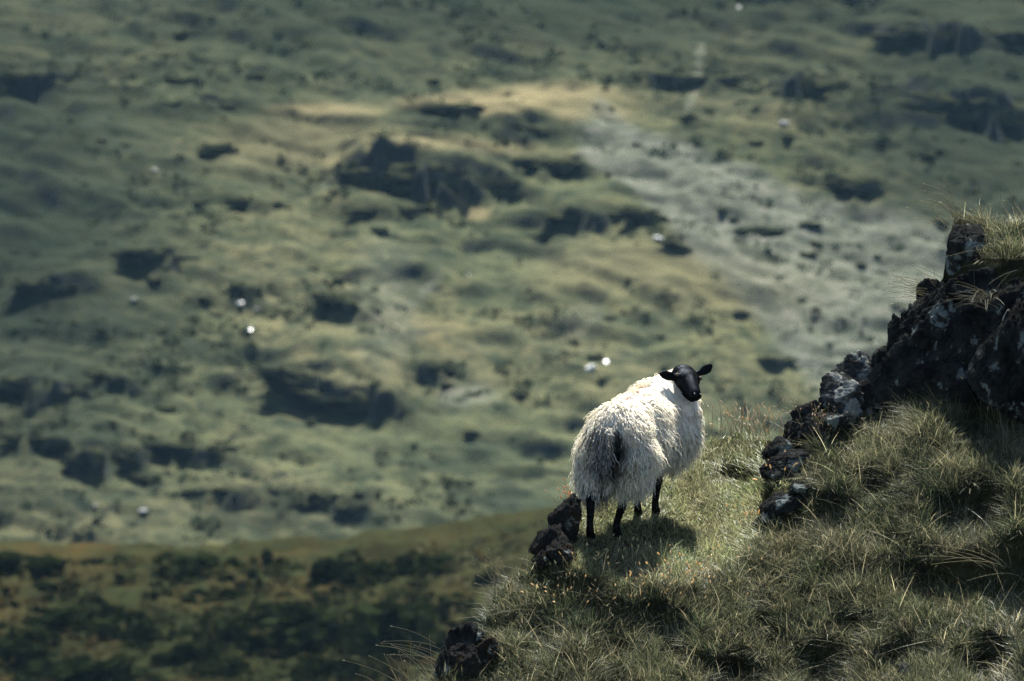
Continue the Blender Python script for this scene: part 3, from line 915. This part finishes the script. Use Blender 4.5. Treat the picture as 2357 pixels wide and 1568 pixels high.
# pale straws lying across
px, py = scatter(1500, 900, 2450, 480, 1600, lambda a, b: grass_mask(a, b) * (1 - 0.5 * on_ledge(a, b)))
lean = rng.normal(size=(len(px), 3)) * np.array([1.3, 0.6, 0]); lean[:, 2] = 0
add(blade_set(px, py, rng.uniform(0.10, 0.26, len(px)), lean, rng.uniform(0.001, 0.0017, len(px)), rng.uniform(0.6, 1.0, len(px)), 0.3, 5))
gme = make_mesh("grass", np.concatenate(V), np.concatenate(F), np.concatenate(C), smooth=False)
grass = link("grass", gme, M_BLADE)
tag(grass, "short turf and long tussocky grass covering the near hillside", None, None, "stuff")

# ------------------------------------------------------------------ seed grasses one can pick out
HEADC = np.array([0.72, 0.54, 0.29])
def seed_clump(name, label, cat, px, py, n, spread, L0, L1, lean, jitter=0.35, head=0.03, hr=0.0042, tint=STRAW, headc=HEADC, dz=0.0, droop=0.5, group=None):
    px_ = px + rng.normal(size=n) * spread[0]; py_ = py + rng.normal(size=n) * spread[1]
    root = at(px_, py_, bil(DEP, px_, py_) + dz)
    t = thing(name, root.mean(0), label, cat, group)
    c0 = np.array(t.location)
    L = rng.uniform(L0, L1, n)
    ln = np.array([lean[0], lean[1], 0]) + rng.normal(size=(n, 3)) * jitter; ln[:, 2] = 0
    d = norm(np.array([0, 0, 1.0]) + ln)
    s = np.linspace(0, 1, 7)
    cv = droop * rng.uniform(0.3, 1.2, n)[:, None] * (ln * 0.7 - np.array([0, 0, 0.35]) * np.linalg.norm(ln, axis=1, keepdims=True))
    path = root[:, None] + (L[:, None] * s)[:, :, None] * d[:, None] + (L[:, None] * s ** 2.2)[:, :, None] * cv[:, None]
    rad = np.broadcast_to(np.interp(s, [0, 1], [0.0016, 0.0009]), (n, 7))
    v, f = tubes(path - c0, rad, 3)
    col = np.repeat(tint * rng.uniform(0.7, 1.2, n)[:, None], 21, axis=0)
    link("stem", make_mesh("stem", v, f, col), M_SEED, t)
    if head > 0:
        tip = path[:, -1]; dr = norm(path[:, -1] - path[:, -2])
        hs = np.linspace(0, 1, 6)
        hl = head * rng.uniform(0.7, 1.3, n)
        hp = (tip - dr * 0.15 * hl[:, None])[:, None] + (hl[:, None] * hs)[:, :, None] * dr[:, None] + rng.normal(size=(n, 1, 3)) * 0.0
        hr_ = hr * rng.uniform(0.7, 1.2, n)[:, None] * np.array([0.25, 0.8, 1, 0.8, 0.5, 0.1])[None]
        v, f = tubes(hp - c0, hr_, 5)
        col = np.repeat(headc * rng.uniform(0.7, 1.15, n)[:, None], 30, axis=0)
        link("seed_head", make_mesh("seed_head", v, f, col), M_SEED, t)
    return t

SG = "seed_grass"
for (lab, px, py, n, sp, L0, L1, le, kw) in [
 ("orange seed heads in the sheep's shadow, in front of its hind hooves", 1400, 1310, 22, (55, 20), 0.08, 0.16, (0.0, 0), dict(head=0.024)),
 ("orange seed heads at the lower lip of the ledge, under the shadow", 1590, 1330, 44, (75, 24), 0.07, 0.14, (0.05, 0), dict(head=0.022)),
 ("orange seed heads along the sunlit slope below the shadow", 1490, 1385, 44, (95, 22), 0.05, 0.12, (0.2, 0), dict(head=0.022)),
 ("orange seed heads on the left part of the slope under the cliff rock", 1310, 1390, 24, (45, 28), 0.07, 0.15, (-0.1, 0), dict(head=0.022)),
 ("bending straw stems growing off the grassy left edge under the cliff rock", 1150, 1362, 20, (14, 10), 0.10, 0.24, (-0.25, 0), dict(head=0.018, hr=0.002, headc=STRAW)),
 ("thin straw stems leaning off the rusty bottom rock", 1010, 1520, 9, (6, 26), 0.14, 0.28, (-1.3, 0), dict(head=0.012, hr=0.002, headc=STRAW, jitter=0.3)),
 ("straw stems in the bottom left corner of the slope", 960, 1590, 22, (36, 10), 0.12, 0.30, (-0.5, 0), dict(head=0.014, hr=0.002, headc=STRAW)),
 ("pinkish seed grass behind the sheep's tail, on top of the cliff rock", 1318, 1160, 16, (12, 10), 0.06, 0.13, (-0.35, 0), dict(head=0.026, headc=np.array([0.6, 0.36, 0.22]))),
 ("feathery pale seed grass along the back of the ledge, right of the sheep", 1690, 1010, 70, (46, 10), 0.08, 0.20, (-0.1, 0), dict(head=0.03, hr=0.003, headc=np.array([0.55, 0.42, 0.3]))),
 ("feathery seed grass between the ledge and the pointed slabs", 1760, 1020, 26, (20, 12), 0.08, 0.2, (-0.15, 0), dict(head=0.03, hr=0.003, headc=np.array([0.58, 0.42, 0.28]))),
 ("orange seed heads in front of the pointed slabs' foot", 1785, 1110, 12, (10, 10), 0.08, 0.16, (-0.1, 0), dict(head=0.03)),
 ("small brown flower heads against the pointed slabs", 1905, 985, 40, (32, 8), 0.05, 0.13, (0.0, 0), dict(head=0.008, hr=0.004, headc=np.array([0.42, 0.28, 0.16]), dz=-0.16)),
 ("short straw fan on the tip of the pointed slabs", 1865, 965, 14, (8, 12), 0.10, 0.18, (-1.0, 0.0), dict(head=0.02, hr=0.002, dz=0.08, headc=STRAW)),
 ("straw fan standing out left from the tall crag", 2165, 690, 40, (10, 16), 0.14, 0.27, (-1.25, 0), dict(head=0.02, hr=0.0018, headc=STRAW, jitter=0.45, dz=0.05)),
 ("dry grass spray hanging on the dark face of the tall crag", 2270, 690, 44, (12, 10), 0.10, 0.22, (-0.5, -1.0), dict(head=0.0, tint=STRAW * 0.5, jitter=0.8, dz=-0.35)),
 ("tall seed stems on top of the turf cap", 2300, 520, 30, (46, 14), 0.10, 0.20, (-0.1, 0), dict(head=0.03, hr=0.0025, headc=STRAW)),
 ("fine straw stems leaning off the left corner of the turf cap", 2195, 505, 24, (10, 26), 0.08, 0.18, (-0.9, 0), dict(head=0.015, hr=0.0015, headc=STRAW, jitter=0.4)),
 ("long straw stems arching over the shaded bank at the right edge", 2310, 1000, 14, (40, 20), 0.18, 0.34, (0.1, -0.2), dict(head=0.03, hr=0.004)),
 ("pale broken stems over the black hollow in the lower right slope", 2300, 1300, 9, (30, 14), 0.2, 0.34, (-1.6, -0.3), dict(head=0.0, jitter=0.6, tint=STRAW * 1.3)),
 ("orange seed heads beside the rock face in the bank", 1725, 1215, 14, (20, 20), 0.06, 0.14, (0, 0), dict(head=0.026)),
]:
    seed_clump(SG, lab, "grass stems", px, py, n, sp, L0, L1, le, **kw)

# ------------------------------------------------------------------ the sheep
HEAD_ANG = R(21)                       # heading: into the scene and to the right
sheep_px = 1466
foot = ground(1440.0, 1205.0)
mid = at(sheep_px, 1205, FOCUS)
S_LOC = Vector((float(mid[0]), float(foot[1]), float(foot[2])))
fwd = Vector((math.sin(HEAD_ANG), math.cos(HEAD_ANG), 0)); left = Vector((-math.cos(HEAD_ANG), math.sin(HEAD_ANG), 0))
TILT = R(4)
Mw = Matrix((( fwd.x, left.x, 0, S_LOC.x), (fwd.y, left.y, 0, S_LOC.y), (0, 0, 1, S_LOC.z), (0, 0, 0, 1))) @ Matrix.Rotation(-TILT, 4, 'Y')
Mi = Mw.inverted()
sheep = bpy.data.objects.new("sheep", None); COL.objects.link(sheep); sheep.matrix_world = Mw
tag(sheep, "black faced white woolly sheep on the grassy ledge, looking back at the camera", "sheep")
def loc(p): return Mi @ Vector([float(q) for q in p])

def ico(sub=3):
    bm = bmesh.new(); bmesh.ops.create_icosphere(bm, subdivisions=sub, radius=1)
    v = np.array([q.co for q in bm.verts]); f = np.array([[w.index for w in q.verts] for q in bm.faces]); bm.free()
    return v, f
ICO_V, ICO_F = ico(3)
class Shell:
    """overlapping solids that a voxel remesh fuses into one skin"""
    def __init__(s): s.v, s.f, s.n = [], [], 0
    def put(s, v, f): s.v.append(np.asarray(v)); s.f.append(np.asarray(f) + s.n); s.n += len(v)
    def ell(s, c, r, rot=None):
        v = ICO_V * np.array(r)
        if rot is not None: v = v @ np.array(rot).T
        s.put(v + np.array(c), ICO_F)
    def limb(s, pts, rads, sub=6):
        pts = np.array(pts, float); rads = np.array(rads, float)
        t = np.linspace(0, len(pts) - 1, (len(pts) - 1) * sub + 1)
        for q in t:
            i = min(int(q), len(pts) - 2); u = q - i
            p = pts[i] * (1 - u) + pts[i + 1] * u; r = rads[i] * (1 - u) + rads[i + 1] * u
            s.put(ICO_V * r + p, ICO_F)
    def build(s, name, voxel, smooth_it):
        me = make_mesh(name + "_raw", np.concatenate(s.v), np.concatenate(s.f))
        o = bpy.data.objects.new(name + "_raw", me); COL.objects.link(o)
        m = o.modifiers.new("fuse", 'REMESH'); m.mode = 'VOXEL'; m.voxel_size = voxel; m.use_smooth_shade = True
        m2 = o.modifiers.new("soft", 'SMOOTH'); m2.factor = 0.5; m2.iterations = smooth_it
        dg = bpy.context.evaluated_depsgraph_get()
        res = bpy.data.meshes.new_from_object(o.evaluated_get(dg))
        bpy.data.objects.remove(o); bpy.data.meshes.remove(me)
        res.name = name
        return res

# head frame from the places of the poll and the muzzle
hd = float(bil(DEP, 1440.0, 1205.0)) + 0.150
P0 = np.array(loc(at(1577, 851, hd + 0.03))); P1 = np.array(loc(at(1602, 903, hd - 0.135)))
R3 = np.array(Mi.to_3x3())
a_h = norm(P1 - P0)
psi = R(30)
s_w = math.cos(psi) * AX + math.sin(psi) * AF - 0.06 * AU
s_h = R3 @ s_w; s_h = norm(s_h - a_h * (s_h @ a_h))
n_h = np.cross(a_h, s_h)
if (R3 @ (-AF)) @ n_h < 0: n_h = -n_h
HL = np.linalg.norm(P1 - P0)
HW = 1.18
def hp(u, s_, n_): return P0 + a_h * (u * HL) + s_h * s_ * HW + n_h * n_
RH = np.stack([a_h, s_h, n_h], 1)

body = Shell()
body.ell((-0.05, 0, 0.55), (0.46, 0.17, 0.19))
body.limb([(0.33, 0, 0.56), (0.41, -0.02, 0.63), tuple(hp(0.05, 0, -0.08))], [0.10, 0.065, 0.045])
# skull, face, muzzle, jaw
body.ell(hp(0.05, 0, -0.035), (0.070, 0.074, 0.064), RH)
body.ell(hp(0.28, 0, -0.030), (0.075, 0.078, 0.062), RH)
body.ell(hp(0.30, 0.040, -0.012), (0.034, 0.028, 0.026), RH); body.ell(hp(0.30, -0.040, -0.012), (0.034, 0.028, 0.026), RH)
body.limb([hp(0.3, 0, -0.028), hp(0.62, 0, -0.024), hp(0.92, 0, -0.026)], [0.060, 0.049, 0.042], 5)
body.limb([hp(0.25, 0, 0.006), hp(0.55, 0, 0.010), hp(0.85, 0, 0.001)], [0.024, 0.020, 0.018], 5)
body.ell(hp(0.98, 0, -0.024), (0.034, 0.043, 0.033), RH)
body.limb([hp(0.2, 0, -0.085), hp(0.55, 0, -0.068), hp(0.92, 0, -0.052)], [0.045, 0.036, 0.025], 5)
# ears
def ear(sign, tip_px, base_px, tip_d, base_d):
    T = np.array(loc(at(*tip_px, tip_d))); B = np.array(loc(at(*base_px, base_d)))
    ax = norm(T - B); ln = np.linalg.norm(T - B)
    wd = norm(np.cross(R3 @ AF, ax)); th = np.cross(ax, wd)
    for q in np.linspace(-0.15, 1, 26):
        w = np.interp(q, [-0.15, 0.1, 0.45, 0.75, 0.93, 1], [0.020, 0.022, 0.031, 0.028, 0.015, 0.005])
        c = B + ax * ln * q - wd * 0.010 * max(q, 0) ** 2
        body.ell(c, (0.008, w, 0.0075), np.stack([ax, wd, th], 1))
ear(-1, (1519, 856), (1556, 872), hd - 0.125, hd - 0.05)
ear(1, (1640, 844), (1611, 858), hd + 0.08, hd + 0.05)
# legs
HOOF = {"hl": (1358, 1242), "hr": (1419, 1238), "fl": (1467, 1186), "fr": (1508, 1184)}
HF = {k: np.array(loc(ground(float(a), float(b)))) for k, (a, b) in HOOF.items()}
for k, sy in (("hl", 1), ("hr", -1)):
    h = HF[k]
    hock = h + np.array([0.03, 0.0, 0.0]); hock[2] = h[2] + 0.225
    if sy < 0: hock = h + np.array([0.01, -0.045, 0.22])
    stif = np.array([-0.27, 0.10 * sy, 0.40])
    body.limb([(-0.30, 0.10 * sy, 0.52), stif, hock], [0.10, 0.065, 0.030])
    body.limb([hock, h + np.array([0.0, 0, 0.085]), h + np.array([0.0, 0, 0.05])], [0.029, 0.019, 0.023])
    body.limb([h + np.array([0, 0, 0.05]), h + np.array([0.014, 0, 0.012])], [0.021, 0.026], 4)
for k, sy in (("fl", 1), ("fr", -1)):
    h = HF[k]
    el = np.array([0.24, 0.11 * sy, 0.42]); el[1] = 0.5 * el[1] + 0.5 * h[1]
    kn = h * 0.62 + el * 0.38; kn[2] = h[2] + 0.20
    body.limb([(0.28, 0.09 * sy, 0.50), el, kn], [0.09, 0.055, 0.030])
    body.limb([kn, h + np.array([0, 0, 0.075]), h + np.array([0, 0, 0.045])], [0.027, 0.0195, 0.022])
    body.limb([h + np.array([0, 0, 0.045]), h + np.array([0.012, 0, 0.01])], [0.021, 0.026], 4)
body_me = body.build("body", 0.0068, 2)
link("body", body_me, M_SKIN, sheep)
for sgn in (-1, 1):
    e = make_mesh("eye", ICO_V * 0.0125, ICO_F)
    o = link("eye", e, M_EYE, sheep); o.location = Vector(hp(0.30, 0.0615 * sgn, -0.002))
for sgn in (-1, 1):
    nm = make_mesh("nostril", (ICO_V * np.array([0.010, 0.004, 0.004])) @ RH.T, ICO_F)
    o = link("nostril", nm, M_NOSE, sheep); o.location = Vector(hp(1.10, 0.016 * sgn, 0.002))

# fleece: a soft core and locks hanging from it
wool = Shell()
wool.ell((-0.27, 0, 0.565), (0.20, 0.175, 0.20)); wool.ell((-0.02, 0, 0.55), (0.30, 0.185, 0.205)); wool.ell((0.24, 0, 0.545), (0.21, 0.165, 0.195))
wool.ell((0.38, -0.02, 0.57), (0.135, 0.13, 0.16)); wool.ell((0.0, 0, 0.44), (0.30, 0.15, 0.12)); wool.ell((0.40, -0.02, 0.48), (0.10, 0.10, 0.11))
Nb = hp(-0.02, 0, -0.085)
wool.limb([(0.28, 0, 0.60), (0.40, -0.02, 0.65), tuple(Nb)], [0.150, 0.112, 0.082])
CH = [np.array(loc(at(*q))) for q in ((1588, 925, hd + 0.04), (1576, 950, hd + 0.0), (1562, 1000, hd - 0.04), (1545, 1035, hd - 0.08))]
wool.limb([tuple(q) for q in CH], [0.055, 0.085, 0.105, 0.085])
wool.limb([tuple(Nb), tuple(CH[1])], [0.075, 0.085]); wool.limb([(0.30, 0, 0.58), tuple(CH[1])], [0.13, 0.09])
for sy in (1, -1):
    hh_ = HF["hl" if sy > 0 else "hr"]
    wool.limb([(-0.31, 0.085 * sy, 0.50), (-0.33, 0.10 * sy, 0.43), (-0.42 if sy > 0 else -0.345, 0.5 * (hh_[1] + 0.095 * sy), 0.355 if sy > 0 else 0.385)], [0.13, 0.105, 0.072])
    wool.limb([(0.22, 0.08 * sy, 0.46), (0.20, 0.08 * sy, 0.38)], [0.11, 0.07])
wool.limb([(-0.46, 0, 0.62), (-0.49, 0, 0.52), (-0.485, 0, 0.42)], [0.05, 0.048, 0.036])
core = wool.build("fleece", 0.012, 4)
nv = len(core.vertices)
cv = np.zeros(nv * 3); core.vertices.foreach_get("co", cv); cv = cv.reshape(-1, 3)
core.calc_loop_triangles()
tri = np.zeros(len(core.loop_triangles) * 3, np.int32); core.loop_triangles.foreach_get("vertices", tri); tri = tri.reshape(-1, 3)
vn = np.zeros(nv * 3); core.vertices.foreach_get("normal", vn); vn = vn.reshape(-1, 3)

CREAM = np.array([0.95, 0.895, 0.78])
def fleece_colour(p):
    """cream wool, dirt round the tail and belly, faint orange and red marks"""
    c = np.ones((len(p), 3)) * CREAM
    c *= (1 + 0.10 * fbm(p * 9 + 3, 3))[:, None]
    def stain(center, rad, col, a):
        nonlocal c
        d = np.linalg.norm((p - np.array(center)) / np.array(rad), axis=1) + 0.45 * fbm(p * 14 + 7, 3)
        m = (a * ss(1.15, 0.45, d))[:, None]
        c = c * (1 - m) + np.array(col) * m
    stain((-0.50, -0.02, 0.535), (0.17, 0.118, 0.18), (0.012, 0.010, 0.009), 0.99)
    stain((-0.46, 0.0, 0.30), (0.12, 0.07, 0.09), (0.10, 0.065, 0.035), 0.85)
    stain((0.0, 0.0, 0.76), (0.11, 0.035, 0.10), (0.86, 0.46, 0.34), 0.45)
    stain((0.17, 0.03, 0.75), (0.05, 0.04, 0.10), (0.75, 0.42, 0.16), 0.6)
    stain(tuple(hp(-0.15, -0.05, -0.10)), (0.07, 0.08, 0.08), (0.62, 0.34, 0.16), 0.75)
    stain(tuple(hp(0.30, -0.05, -0.13)), (0.06, 0.06, 0.06), (0.16, 0.12, 0.09), 0.8)
    stain((-0.1, 0, 0.24), (0.5, 0.25, 0.07), (0.35, 0.29, 0.22), 0.7)
    return c
at_ = core.color_attributes.new("tint", 'FLOAT_COLOR', 'POINT')
cc = np.ones((nv, 4), np.float32); cc[:, :3] = fleece_colour(cv) * 0.95
at_.data.foreach_set("color", cc.ravel())
fl = link("fleece", core, M_WOOL, sheep)

def locks(n, L0, L1, r0, K_=8, curl=0.009, lift=0.45, sel=None, seed=1):
    r = np.random.default_rng(seed)
    A, B_, C_ = cv[tri[:, 0]], cv[tri[:, 1]], cv[tri[:, 2]]
    ar = np.linalg.norm(np.cross(B_ - A, C_ - A), axis=1)
    if sel is not None: ar = ar * sel((A + B_ + C_) / 3)
    t = r.choice(len(tri), n, p=ar / ar.sum())
    u, w = r.random(n), r.random(n); fl_ = u + w > 1; u[fl_], w[fl_] = 1 - u[fl_], 1 - w[fl_]
    p = A[t] + u[:, None] * (B_[t] - A[t]) + w[:, None] * (C_[t] - A[t])
    nn = norm(vn[tri[t, 0]] * (1 - u - w)[:, None] + vn[tri[t, 1]] * u[:, None] + vn[tri[t, 2]] * w[:, None])
    g = np.array([0, 0, -1.0]); gt = g - nn * (nn @ g)[:, None]
    flow = np.stack([fbm(p * 7 + 1, 2), fbm(p * 7 + 11, 2), fbm(p * 7 + 21, 2)], -1) * 0.8
    d0 = norm(nn * lift + gt * 0.9 + np.array([-0.22, 0, 0]) + 0.7 * flow + r.normal(size=(n, 3)) * 0.16)
    L = r.uniform(L0, L1, n) * (1 + 0.35 * fbm(p * 8 + 31, 2))
    L = L * (0.45 + 0.55 * ss(0.86, 0.62, p[:, 2]))
    L = L * (0.35 + 0.65 * ss(0.10, 0.26, np.linalg.norm(p - hp(0.35, 0, -0.05), axis=1)))
    tl = np.linalg.norm((p - np.array([-0.50, -0.02, 0.60])) / np.array([0.16, 0.10, 0.17]), axis=1)
    L = L * (0.45 + 0.55 * ss(0.7, 1.3, tl))
    s = np.linspace(0, 1, K_)
    path = p[:, None] - nn[:, None] * 0.006 + (L[:, None] * s)[:, :, None] * d0[:, None] + (L[:, None] * s ** 2 * 0.55)[:, :, None] * (g - nn * 0.10)[:, None]
    e1 = norm(np.cross(d0, nn + 0.01)); e2 = np.cross(d0, e1)
    ph = 9 * fbm(p * 10 + 41, 2) + r.normal(size=n) * 0.35
    fq = r.uniform(1.2, 2.4, n) * L / 0.09
    th = 2 * np.pi * fq[:, None] * s + ph[:, None]
    am = curl * r.uniform(0.4, 1.2, n)[:, None] * s
    path = path + (am * np.sin(th))[:, :, None] * e1[:, None] + (am * np.cos(th) * 0.7)[:, :, None] * e2[:, None]
    rad = r0 * r.uniform(0.6, 1.3, n)[:, None] * np.interp(s, [0, 0.3, 0.75, 1], [1, 0.95, 0.6, 0.12])[None]
    c = fleece_colour(p) * r.uniform(0.76, 1.1, n)[:, None]
    cl = c[:, None, None] * np.interp(s, [0, 0.5, 1], [0.85, 1.0, 1.05])[None, :, None, None] * np.ones((1, 1, 3, 1))
    v, f = tubes(path, rad, 3)
    return v, f, cl.reshape(-1, 3)
def not_tail(p): return np.ones(len(p))
sets = [locks(9000, 0.05, 0.09, 0.0042, seed=1), locks(2800, 0.055, 0.105, 0.0034, curl=0.015, sel=lambda p: ss(-0.1, -0.3, p[:, 0]) + 0.15, seed=2),
        locks(1300, 0.05, 0.10, 0.0018, curl=0.02, lift=1.5, seed=3)]
o_ = 0; VV, FF, CC = [], [], []
for v, f, c in sets:
    VV.append(v); FF.append(f + o_); CC.append(np.clip(c, 0.01, 0.96)); o_ += len(v)
lk = link("wool_locks", make_mesh("wool_locks", np.concatenate(VV), np.concatenate(FF), np.concatenate(CC)), M_WOOL, sheep)
lk["kind"] = "stuff"

# tail: hanging locks of greyer wool in front of the dirty patch
n = 170
r = np.random.default_rng(9)
y0 = 0.010 + r.normal(size=n) * 0.030
p = np.stack([-0.55 + r.normal(size=n) * 0.010, y0, r.uniform(0.50, 0.70, n)], -1)
s = np.linspace(0, 1, 10)
L = r.uniform(0.09, 0.17, n)
d0 = norm(np.stack([-0.25 + 0 * y0, y0 * 5, -1 + 0 * y0], -1) + r.normal(size=(n, 3)) * 0.12)
path = p[:, None] + (L[:, None] * s)[:, :, None] * d0[:, None]
th = 2 * np.pi * r.uniform(1.5, 3, n)[:, None] * s + r.uniform(0, 6, n)[:, None]
path[:, :, 1] += 0.009 * np.sin(th) * s; path[:, :, 0] += 0.006 * np.cos(th) * s
rad = 0.0042 * r.uniform(0.6, 1.2, n)[:, None] * np.interp(s, [0, 0.4, 1], [1, 0.9, 0.15])[None]
v, f = tubes(path, rad, 3)
tone = r.uniform(0.18, 0.85, n)[:, None] * np.array([0.62, 0.62, 0.58])
link("tail", make_mesh("tail", v, f, np.repeat(tone, 30, axis=0)), M_WOOL, sheep)

# ------------------------------------------------------------------ haze
hm = bpy.data.materials.new("haze_air"); hm.use_nodes = True
nt = hm.node_tree; nt.nodes.clear()
out = nt.nodes.new("ShaderNodeOutputMaterial")
pv = nt.nodes.new("ShaderNodeVolumePrincipled")
pv.inputs["Color"].default_value = (0.35, 0.68, 1.0, 1)
pv.inputs["Density"].default_value = 0.000032
pv.inputs["Anisotropy"].default_value = 0.2
nt.links.new(pv.outputs[0], out.inputs["Volume"])
bx0, bx1, by0, by1, bz0, bz1 = -350, 350, -60, 660, -125, 12
hb = np.array([(x, y, z) for x in (bx0, bx1) for y in (by0, by1) for z in (bz0, bz1)], float)
hf = np.array([[0, 1, 3, 2], [4, 6, 7, 5], [0, 4, 5, 1], [2, 3, 7, 6], [0, 2, 6, 4], [1, 5, 7, 3]])
haze = link("haze", make_mesh("haze", hb, hf, smooth=False), hm)
tag(haze, "thin blue haze in the air of the valley", None, None, "stuff")
